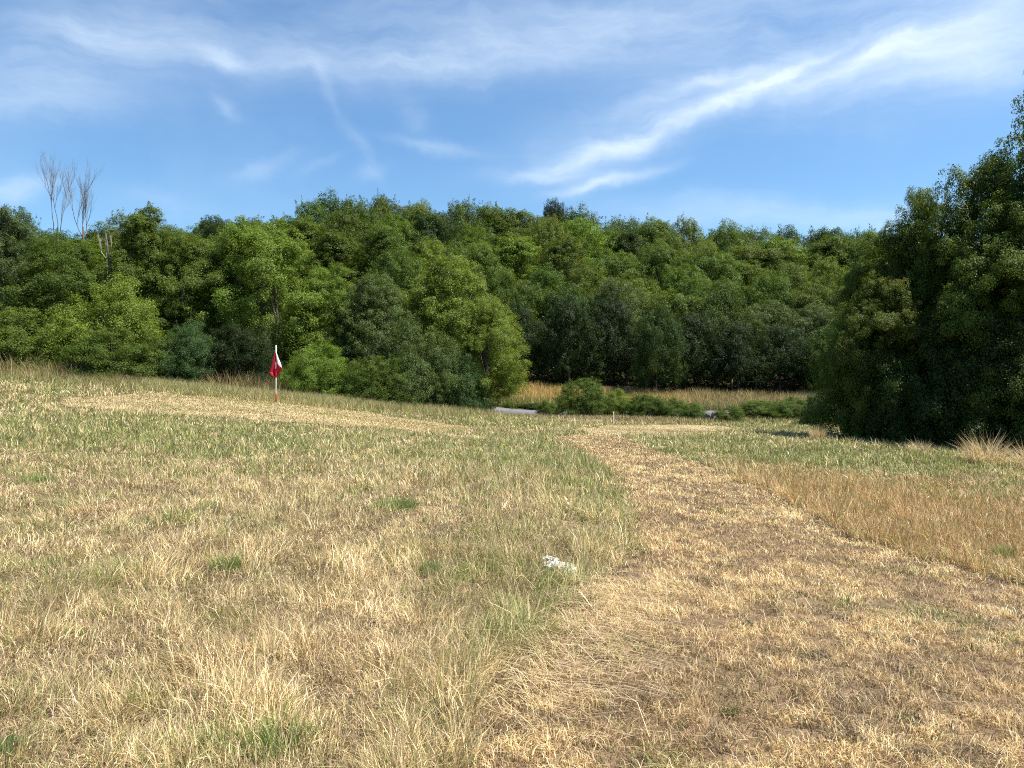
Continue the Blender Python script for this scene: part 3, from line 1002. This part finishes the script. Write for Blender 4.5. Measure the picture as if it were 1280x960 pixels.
def build_wood():
    rg = random.Random(5)
    sky = [(100, 285), (150, 276), (230, 277), (330, 268), (372, 258), (415, 243), (460, 254), (505, 247), (560, 251), (600, 262), (650, 264), (690, 262), (735, 266), (800, 272), (860, 279),
           (950, 285), (1000, 288), (1080, 287), (1130, 292)]
    sx, sy = zip(*sky)
    words = {'mid': 'mid green', 'bright': 'light green', 'yellow': 'yellow green', 'dark': 'dark green', 'grey': 'grey green', 'olive': 'olive green', 'deep': 'shade-darkened green', 'blue': 'bluish green'}
    rows = [   # phrase, distance, px list, drop below the skyline, kinds, tones
        ('along the wooded skyline', 124, [60, 118, 170, 222, 268, 312, 352, 398, 440, 482, 524, 566, 608, 650, 728, 772, 815, 858, 900, 944, 988, 1032, 1076, 1118], 0, 'bushy round bushy'.split(), 'mid dark olive mid'.split()),
        ('among those peeping from behind the skyline', 136, [90, 150, 215, 280, 345, 410, 475, 540, 605, 665, 722, 785, 845, 905, 965, 1025, 1085], 9, 'bushy'.split(), 'mid olive dark'.split()),
        ('in the row below the skyline', 110, [40, 100, 200, 260, 320, 384, 434, 484, 534, 584, 634, 684, 734, 784, 834, 884, 934, 984, 1034, 1084], 16, 'round bushy upright bushy'.split(), 'mid olive bright dark mid'.split()),
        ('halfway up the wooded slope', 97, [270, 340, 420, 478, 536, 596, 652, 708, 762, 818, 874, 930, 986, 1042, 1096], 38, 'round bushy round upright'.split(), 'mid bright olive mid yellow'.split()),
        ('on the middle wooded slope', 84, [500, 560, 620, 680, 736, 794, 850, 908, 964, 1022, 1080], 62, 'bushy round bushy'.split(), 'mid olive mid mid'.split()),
        ('on the lower wooded slope', 74, [585, 655, 715, 778, 838, 898, 958, 1020, 1085], 84, 'round round bushy'.split(), 'dark mid dark grey'.split()),  # dark tones put some of the lower slope's shade into the leaves
        ('at the front edge of the wood', 65.6, [600, 655, 705, 762, 818, 872, 930, 986, 1045], 112, 'round'.split(), 'deep dark deep dark'.split()),  # leaf colours darkened to paint in the shade of the wood edge
    ]
    for phrase, d, pxs, drop, kinds, tones in rows:
        for i, px in enumerate(pxs):
            top = float(np.interp(px, sx, sy)) + drop + rg.uniform(-12, 12) * (.6 if drop == 0 else 1)
            dd = d + rg.uniform(-2.5, 2.5)
            k = kinds[(i + rg.randrange(2)) % len(kinds)]
            tone = tones[(i + rg.randrange(2)) % len(tones)]
            step = pxs[min(i + 1, len(pxs) - 1)] - pxs[max(i - 1, 0)]
            w = (step / 2 if 0 < i < len(pxs) - 1 else step) * (rg.uniform(1.8, 2.3) if d > 105 else rg.uniform(1.5, 2.0))
            lab = f'{words[tone]} tree, {ORD[i]} from the left {phrase}'
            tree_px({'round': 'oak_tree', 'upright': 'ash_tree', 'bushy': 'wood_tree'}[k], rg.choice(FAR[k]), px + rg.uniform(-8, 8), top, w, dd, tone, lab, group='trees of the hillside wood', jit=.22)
    tree_px('oak_tree', FAR['round'][1], 692, 249, 66, 128, 'deep', 'dark blackish tree standing out on the skyline above the rounded bush', group='trees of the hillside wood')


# ------------------------------------------------------------------ bushes by the lane
def build_bushes():
    S = NEAR['shrub']
    rows = [
        (730, 473, 86, 44, 'mid', 'rounded green bush, largest beside the lane'),
        (772, 486, 60, 44.6, 'yellow', 'yellowish shoulder bush touching the right of the rounded bush'),
        (808, 492, 62, 43.5, 'mid', 'low green bush, second to the right of the rounded bush'),
        (838, 497, 54, 43, 'mid', 'small flat bush in the middle of the roadside row'),
        (866, 503, 38, 41.5, 'mid', 'small round bush left of the grey stone'),
        (912, 507, 50, 40, 'mid', 'small mid green bush just right of the grey stone'),
        (948, 500, 74, 42, 'mid', 'wide bush between the grey stone and the end of the roadside row'),
        (990, 496, 80, 41, 'mid', 'wide bush at the right end of the roadside row'),
        (1022, 492, 44, 38, 'grey', 'grey green bush touching the foot of the right hand trees'),
        (684, 500, 34, 46.5, 'mid', 'low bush left of the rounded bush at the lane edge'),
        (598, 497, 40, 34.5, 'blue', 'small bush ending the central clump at the lane'),
    ]
    for i, (px, top, w, d, tone, lab) in enumerate(rows):
        tree_px('bush', S[i % 2], px, top, w, d, tone, lab, cat='bush', group='bushes along the lane', parts=('stem', 'foliage'))
    for k, px in enumerate((606, 640, 668)):
        tree_px('bush', S[k % 2], px, 503.5, 46, 53.5, 'dark', ('left', 'middle', 'right')[k] + ' one of three dark verge bushes beyond the lane', cat='bush', group='verge bushes beyond the lane', parts=('stem', 'foliage'))


# ------------------------------------------------------------------ dead trees
def branchy(rg, p, d, length, r, depth, out, spread=.38, up=.25):
    n = 5
    pts = [p]; dd = d.copy()
    for i in range(n):
        dd = unit(dd + rg.normal(size=3) * .09 + np.array([0, 0, up * .12]))
        pts.append(pts[-1] + dd * length / n)
    out.append(tube(pts, list(np.linspace(r, r * .42, n + 1)), 5))
    if depth == 0:
        return
    for k in range(rg.integers(4, 7)):
        i = rg.integers(1, n + 1)
        nd = unit(dd + rg.normal(size=3) * spread + np.array([0, 0, up]))
        branchy(rg, pts[i], nd, length * rg.uniform(.45, .75), r * .5, depth - 1, out, spread, up)


def dead_tree(px, ptop, pbase, d, stems, mat, label, seed, r=.019):
    rg = np.random.default_rng(seed)
    x = (px - 640) / FPX * d
    b = z1(x, d)
    root = tag(empty('dead_tree', (x, d, b)), label, 'dead tree', 'dead trees in the left hedgerow')
    zb = CAM_H - (pbase - HOR) / FPX * d - b
    ztp = CAM_H - (ptop - HOR) / FPX * d - b
    link('trunk', np_mesh('trunk', *merge([tube([(0, 0, -.2), (.12, 0, zb * .5), (0, 0, zb)], [r * 3, r * 2, r * 1.5], 7)]), smooth=True), M_BARK, root)
    for sxp, lean in stems:
        out = []
        e = np.array([sxp / FPX * d, rg.uniform(-.3, .3), 0])
        start = np.array([0, 0, zb * .92])
        dirv = unit(np.array([lean, rg.uniform(-.1, .1), 1.0]))
        out.append(tube([start, start + e * .6 + np.array([0, 0, .3])], [r * 1.2, r], 5))
        branchy(rg, start + e * .6 + np.array([0, 0, .28]), dirv, (ztp - zb) * .52, r, 3, out, .23, .45)
        link('branch', np_mesh('branch', *merge(out), smooth=True), mat, root)


def build_dead():
    dead_tree(72, 192, 284, 37.5, [(-4, -.02), (3, .03), (9, .06)], M_DEADWOOD, 'tall bare dead tree with upright twigs against the sky', 3)
    dead_tree(104, 196, 284, 37.0, [(-6, -.22), (0, -.12), (5, -.02)], M_DEADWOOD, 'bare dead tree with branches leaning left against the sky', 8)
    dead_tree(133, 290, 312, 35.9, [(-8, -.3), (4, .25), (10, .5)], M_PALEWOOD, 'short bleached dead tree poking out of the hedgerow', 12, .012)


# ------------------------------------------------------------------ flag
def build_flag():
    x, y = ground_at(345, 518)
    b = z1(x, y)
    k = y / FPX
    H = 86.5 * k
    root = tag(empty('golf_flag', (x, y, b)), 'red and white golf flag on a red banded white pole', 'golf flag')
    cuts = [-.15, 15.5 * k, 26 * k, H]
    r = .017
    def ring(z, rr, n=14): return [(rr * math.cos(2 * math.pi * j / n), rr * math.sin(2 * math.pi * j / n), z) for j in range(n)]
    def cyl(z0, z1_, rr, n=14):
        V = ring(z0, rr) + ring(z1_ - .004, rr) + ring(z1_, rr * .75) + [(0, 0, z1_ + .002), (0, 0, z0)]
        Q = [(l * n + j, l * n + (j + 1) % n, (l + 1) * n + (j + 1) % n, (l + 1) * n + j) for l in range(2) for j in range(n)]
        T = [(2 * n + j, 2 * n + (j + 1) % n, 3 * n) for j in range(n)] + [((j + 1) % n, j, 3 * n + 1) for j in range(n)]
        return np_mesh('pole', V, Q, T)
    link('pole', cyl(cuts[0], H, r), M_POLE_W, root)
    link('band', cyl(cuts[1], cuts[2], r + .003), M_POLE_R, root)
    # limp cloth folded round the pole: left flap, pole, right flap
    zt_, zb_ = H - 9 * k, H - 39 * k
    nz, nu = 26, 25
    V = []; F = []; white = []
    lw = [(0, .025), (.35, .085), (.62, .145), (.80, .165), (.93, .07), (1, .0)]
    rw = [(0, .025), (.25, .085), (.52, .175), (.62, .19), (.80, .10), (1, .02)]
    for i in range(nz):
        t = i / (nz - 1)
        z = zt_ + (zb_ - zt_) * t
        l = np.interp(t, *zip(*lw)); rr = np.interp(t, *zip(*rw))
        for j in range(nu):
            u = j / (nu - 1)
            xx = -l + (l + rr) * u
            yy = -.028 - .035 * math.sin(u * 9.5 + t * 2.2) * (.3 + t) - .02 * math.cos(xx * 22 + t * 3)
            V.append((xx, yy, z - .10 * abs(u - .4) * t))
    for i in range(nz - 1):
        for j in range(nu - 1):
            F.append((i * nu + j, i * nu + j + 1, (i + 1) * nu + j + 1, (i + 1) * nu + j))
            t = i / nz; u = j / nu
            white.append(1 if (u > .55 and t < .40 + .35 * (u - .5)) else 0)
    me = np_mesh('flag', V, F, smooth=True)
    me.materials.append(M_FLAG_R); me.materials.append(M_FLAG_W)
    me.polygons.foreach_set('material_index', np.array(white, np.int32))
    o = link('flag', me, None, root)
    sm = o.modifiers.new('thickness', 'SOLIDIFY'); sm.thickness = .004


# ------------------------------------------------------------------ small plants and stones
def tuft_mesh(name, n, rad, h, pal, seed, w=.004, lean=.55):
    rg = np.random.default_rng(seed)
    a = rg.random(n) * 6.283; r = rad * np.sqrt(rg.random(n))
    pos = np.stack([np.cos(a) * r, np.sin(a) * r, np.zeros(n)], -1)
    hh = h * (.5 + .6 * rg.random(n)) * (1.1 - .4 * (r / rad))
    col = pal[rg.integers(0, len(pal), n)] * (1 + (rg.random((n, 1)) - .5) * .3)
    az = np.where(rg.random(n) < .7, a, rg.random(n) * 6.283)
    V, q, t, c = blades(pos, hh, np.full(n, w) * (.6 + .8 * rg.random(n)), lean * (.2 + .8 * rg.random(n)), az, rg.random(n) * 3.14, col)
    return np_mesh(name, V, q, t, np.concatenate([c, c]))


def build_tufts():
    G = np.array([(.15, .25, .05), (.19, .29, .065), (.12, .20, .04), (.25, .31, .09), (.36, .34, .14)])
    for px, py, rad, h, n, lab in [
        (492, 638, .26, .17, 900, 'wide fresh green grass tuft in the middle of the left field'),
        (283, 716, .10, .20, 420, 'compact bright green grass tuft left of the pale stone'),
        (258, 640, .20, .12, 420, 'dull green grass tuft further back in the left field'),
        (540, 720, .10, .13, 300, 'small green grass tuft between compact tuft and pale stone'),
        (1255, 700, .12, .20, 260, 'green weed tuft at the right side in the russet grass'),
        (350, 945, .14, .16, 420, 'green grass tuft at the bottom of the left field'),
        (545, 905, .11, .12, 320, 'yellowish green tuft near the bottom at the path border'),
        (140, 600, .25, .13, 420, 'green tuft near the left side below the putting green'),
        (40, 605, .28, .14, 420, 'leftmost green tuft below the putting green')]:
        x, y = ground_at(px, py)
        me = tuft_mesh('grass_tuft', n, rad, h, G, int(px), max(.0035, y * .0006))
        tag(link('grass_tuft', me, M_BLADE), lab, 'grass tuft', 'green grass tufts in the field').location = (x, y, z1(x, y))
    for px, py, rad, h, lab in [
        (1018, 822, .05, .03, 'dark mossy green plant in the middle of the path'),
        (914, 900, .035, .04, 'bright green sprout low in the path'),
        (1135, 908, .05, .035, 'dusty green plant near the bottom right of the path'),
        (1215, 815, .045, .03, 'grey green plant at the right of the path'),
        (935, 785, .03, .03, 'tiny green plant in the upper path')]:
        x, y = ground_at(px, py)
        me = tuft_mesh('path_weed', 130, rad * 1.3, h * .8, np.array([(.13, .15, .05), (.18, .19, .07), (.10, .12, .04), (.30, .26, .13)]), int(px), .004, .97)
        tag(link('path_weed', me, M_BLADE), lab, 'weed', 'small weeds on the path').location = (x, y, z1(x, y) + .022)
    D = np.array([(.66, .53, .28), (.56, .42, .20), (.74, .62, .38), (.44, .32, .15)])
    for px, py, rad, h, n, lean, lab in [
        (1232, 580, .36, .92, 620, 1.12, 'big arching dry grass tussock under the right hand trees'),
        (1288, 588, .3, .82, 460, 1.12, 'dry arching tussock cut by the right frame edge'),
        (1022, 551, .22, .55, 420, .5, 'upright pale straw tussock at the foot of the right hand trees'),
        (1150, 566, .25, .45, 200, .95, 'thin dry tussock in the shade left of the big one')]:
        x, y = ground_at(px, py)
        me = tuft_mesh('grass_tussock', n, rad, h, D, int(px), .010, lean)
        tag(link('grass_tussock', me, M_BLADE), lab, 'tussock', 'dry tussocks by the right hand trees').location = (x, y, z1(x, y))
    Bn = np.array([(.30, .21, .10), (.40, .29, .14), (.20, .14, .07), (.48, .38, .19), (.22, .23, .07)])
    for px, py, h, lab in [
        (20, 472, .62, 'tall brown dead stems at the left edge of the hedgerow'), (75, 476, .5, 'brown dead stems beside the bramble mound'), (140, 481, .38, 'straw coloured dead stems under the bramble mound'),
        (290, 489, .6, 'brown dead bracken left of the flag'), (325, 492, .6, 'brown dead bracken directly behind the flag pole'), (372, 496, .65, 'pale dead bracken just right of the flag pole'),
        (415, 500, .6, 'brown dead bracken under the fresh green shrub'), (450, 504, .4, 'low brown dead stems under the central clump')]:
        x, y = ground_at(px, py)
        me = tuft_mesh('dead_bracken', 600, 1.0, h * 1.75, Bn, int(px), .016, .85)
        tag(link('dead_bracken', me, M_BLADE), lab, 'dead bracken', 'dead bracken along the hedgerow').location = (x, y, z1(x, y))


def rock_mesh(name, seed, sx, sy, sz):
    import bmesh
    bm = bmesh.new()
    bmesh.ops.create_icosphere(bm, subdivisions=4, radius=1)
    rg = np.random.default_rng(seed)
    cuts = [(unit(rg.normal(size=3)), rg.uniform(.62, .9)) for _ in range(14)]
    for v in bm.verts:
        p = np.array(v.co)
        for nv, dd in cuts:
            e = p @ nv - dd
            if e > 0: p = p - nv * e * .92
        p = p * (1 + .06 * (vnoise(p[0] * 3 + p[2], p[1] * 3, 2, seed) - .5) + .05 * (vnoise(p[0] * 9, p[1] * 9 + p[2] * 5, 1, seed + 1) - .5))
        r_ = 1 + .45 * (vnoise(p[0] * 2.2 + 9, p[1] * 2.2 + 4, 1, seed + 5) - .5) + .3 * (vnoise(p[0] * 6, p[1] * 6, 1, seed + 6) - .5)
        v.co = (p[0] * sx * r_, p[1] * sy * r_, p[2] * sz + sz * .9 * (vnoise(p[0] * 5, p[1] * 5, 1, seed + 8) - .5))
    me = bpy.data.meshes.new(name); bm.to_mesh(me); bm.free()
    return me


def build_stones():
    for px, py, s, sz, lab in [(700, 714, .15, .03, 'largest flat pale chalk stone in the grass left of the path'), (711, 721, .075, .03, 'pale chalk stone touching the largest, nearest the path'),
                               (687, 706, .07, .026, 'pale chalk stone joining the largest on its far left'), (683, 716, .022, .014, 'chalk crumb lying to the left of the largest stone')]:
        x, y = ground_at(px, py)
        o = tag(link('chalk_stone', rock_mesh('chalk_stone', int(px) * 7, s, s * .95, sz), M_ROCK), lab, 'stone', 'chalk stones by the path')
        o.location = (x, y, z1(x, y) + .03 + sz * .35); o.rotation_euler = (.1, -.1, px)
    x, y = ground_at(886, 525)
    o = tag(link('grey_stone', rock_mesh('grey_stone', 77, .5, .4, .34), M_GREYROCK), 'flat grey stone between small bushes by the bare turf', 'stone')
    o.location = (x, 40.5, z1(x, 40.5) + .12)


def build_small():
    # marker stake
    x, y = ground_at(767, 531)
    V, Q, T = tube([(0, 0, -.1), (0, 0, .55), (.004, 0, .6)], [.022, .02, .012], 8)
    tag(link('marker_stake', np_mesh('marker_stake', V, Q, T), M_POLE_W), 'thin pale stake behind the bare turf, before the bushes', 'stake').location = (x, y, z1(x, y))
    # rail fence in the shade at the foot of the wood
    root = tag(empty('rail_fence', (0, 0, 0)), 'weathered rail fence in deep shade at the wood edge', 'fence')
    ps = []
    for px in (915, 945, 975, 1005):
        d = 64.6
        xx = (px - 640) / FPX * d
        ps.append((xx, d, z1(xx, d)))
    for p in ps:
        V, Q, T = tube([(p[0], p[1], p[2] - .2), (p[0], p[1], p[2] + 1.15)], [.07, .065], 8)
        link('post', np_mesh('post', V, Q, T), M_TIMBER, root)
    for a, b in zip(ps[:-1], ps[1:]):
        for hz in (.95,):
            V, Q, T = tube([(a[0], a[1] - .1, a[2] + hz), ((a[0] + b[0]) / 2, a[1] - .1, (a[2] + b[2]) / 2 + hz - .02), (b[0], b[1] - .1, b[2] + hz)], [.035, .035, .035], 6)
            link('rail', np_mesh('rail', V, Q, T), M_TIMBER, root)
    # two flowers
    for nm, px, py, hh, pr, mat, lab in (('white_flower', 1165, 660, .10, .022, M_PETAL_W, 'single white flower in the russet grass'),
                                         ('yellow_flower', 630, 565, .16, .05, M_PETAL_Y, 'pale yellow flower head in the greener grass'),
                                         ('yellow_flower', 481, 948, .10, .012, M_PETAL_Y, 'tiny yellow flower at the bottom edge of the field')):
        x, y = ground_at(px, py)
        root = tag(empty(nm, (x, y, z1(x, y))), lab, 'flower')
        V, Q, T = tube([(0, 0, 0), (.004, 0, hh * .5), (0, 0, hh)], [.0022, .002, .0016], 5)
        me = np_mesh('stem', V, Q, T, np.tile([[.12, .17, .04, 1]], (len(Q) + len(T), 1)))
        link('stem', me, M_BLADE, root)
        V, Q = [], []
        for k in range(9):
            a = 2 * math.pi * k / 9
            c, s = math.cos(a), math.sin(a)
            b = len(V)
            V += [(0, 0, hh), (pr * .6 * c - pr * .22 * s, pr * .6 * s + pr * .22 * c, hh + pr * .25), (pr * c, pr * s, hh + pr * .3), (pr * .6 * c + pr * .22 * s, pr * .6 * s - pr * .22 * c, hh + pr * .25)]
            Q.append((b, b + 1, b + 2, b + 3))
        link('petals', np_mesh('petals', V, Q), mat, root)
    # broad leaved dock at the bottom left corner
    rg = np.random.default_rng(4)
    for nm, px, py, n, L0, lab in (('dock_plant', 8, 950, 7, .085, 'dark broad leaved dock at the bottom left corner'), ('dock_plant', 348, 832, 5, .045, 'small toothed green leaf rosette in the dry left field')):
        x, y = ground_at(px, py)
        V, Q, C = [], [], []
        for k in range(n):
            a = 2 * math.pi * k / n + rg.uniform(-.3, .3); l = L0 * rg.uniform(.8, 1.25); b = len(V)
            dx, dy = math.cos(a), math.sin(a)
            for i, (u, w) in enumerate(((.05, .06), (.35, .30), (.6, .36), (.85, .22), (1, .02))):
                zz = .035 + l * (.7 * u - .55 * u * u)
                for sgn in (-1, 0, 1):
                    V.append((dx * l * u - dy * l * w * sgn * .6, dy * l * u + dx * l * w * sgn * .6, zz + abs(sgn) * .12 * l * w))
            Q += [(b + i * 3 + j, b + i * 3 + j + 1, b + i * 3 + j + 4, b + i * 3 + j + 3) for i in range(4) for j in range(2)]
        col = np.tile([[.05, .10, .025, 1]], (len(Q), 1))
        tag(link(nm, np_mesh(nm, V, Q, None, col), M_BLADE), lab, 'weed').location = (x, y, z1(x, y))


def build_undergrowth():
    # brambles, saplings and ivy covering the floor of the hillside wood
    n = 150000
    x = rnd.uniform(-75, 62, n); y = 65.5 + 75 * rnd.random(n) ** 1.25
    keep = np.abs(x) < y * .8; x, y = x[keep], y[keep]
    mound = fbm(x, y, .35, 7)
    z = zt(x, y) + rnd.random(len(x)) ** 1.3 * (.4 + 2.6 * mound ** 1.5)
    n = len(x)
    P = np.stack([x, y, z], -1)
    nr = unit(rnd.normal(size=(n, 3)) + np.array([0, -.4, .9]))
    ax = unit(np.cross(nr, rnd.normal(size=(n, 3)))); bx = np.cross(nr, ax)
    l = (.22 + .26 * rnd.random(n))[:, None]
    V = np.stack([P - ax * l * .5, P + bx * l * .32, P + ax * l * .5, P - bx * l * .32], 1).reshape(-1, 3)
    c = np.ones((n, 4)); c[:, :3] = (.6 + .7 * rnd.random((n, 1)))
    o = link('undergrowth', np_mesh('undergrowth', V, np.arange(n)[:, None] * 4 + np.arange(4)[None], None, c), M_LEAF)
    o.color = (.045, .075, .016, 1)
    tag(o, 'dark green brambles and saplings on the floor of the hillside wood', 'undergrowth', kind='stuff')


build_wood()
build_undergrowth()
build_hedgerow()
build_right_trees()
build_dead()
build_bushes()
build_field()
build_mown()
build_turf()
build_far_grass()
build_flag()
build_tufts()
build_stones()
build_small()
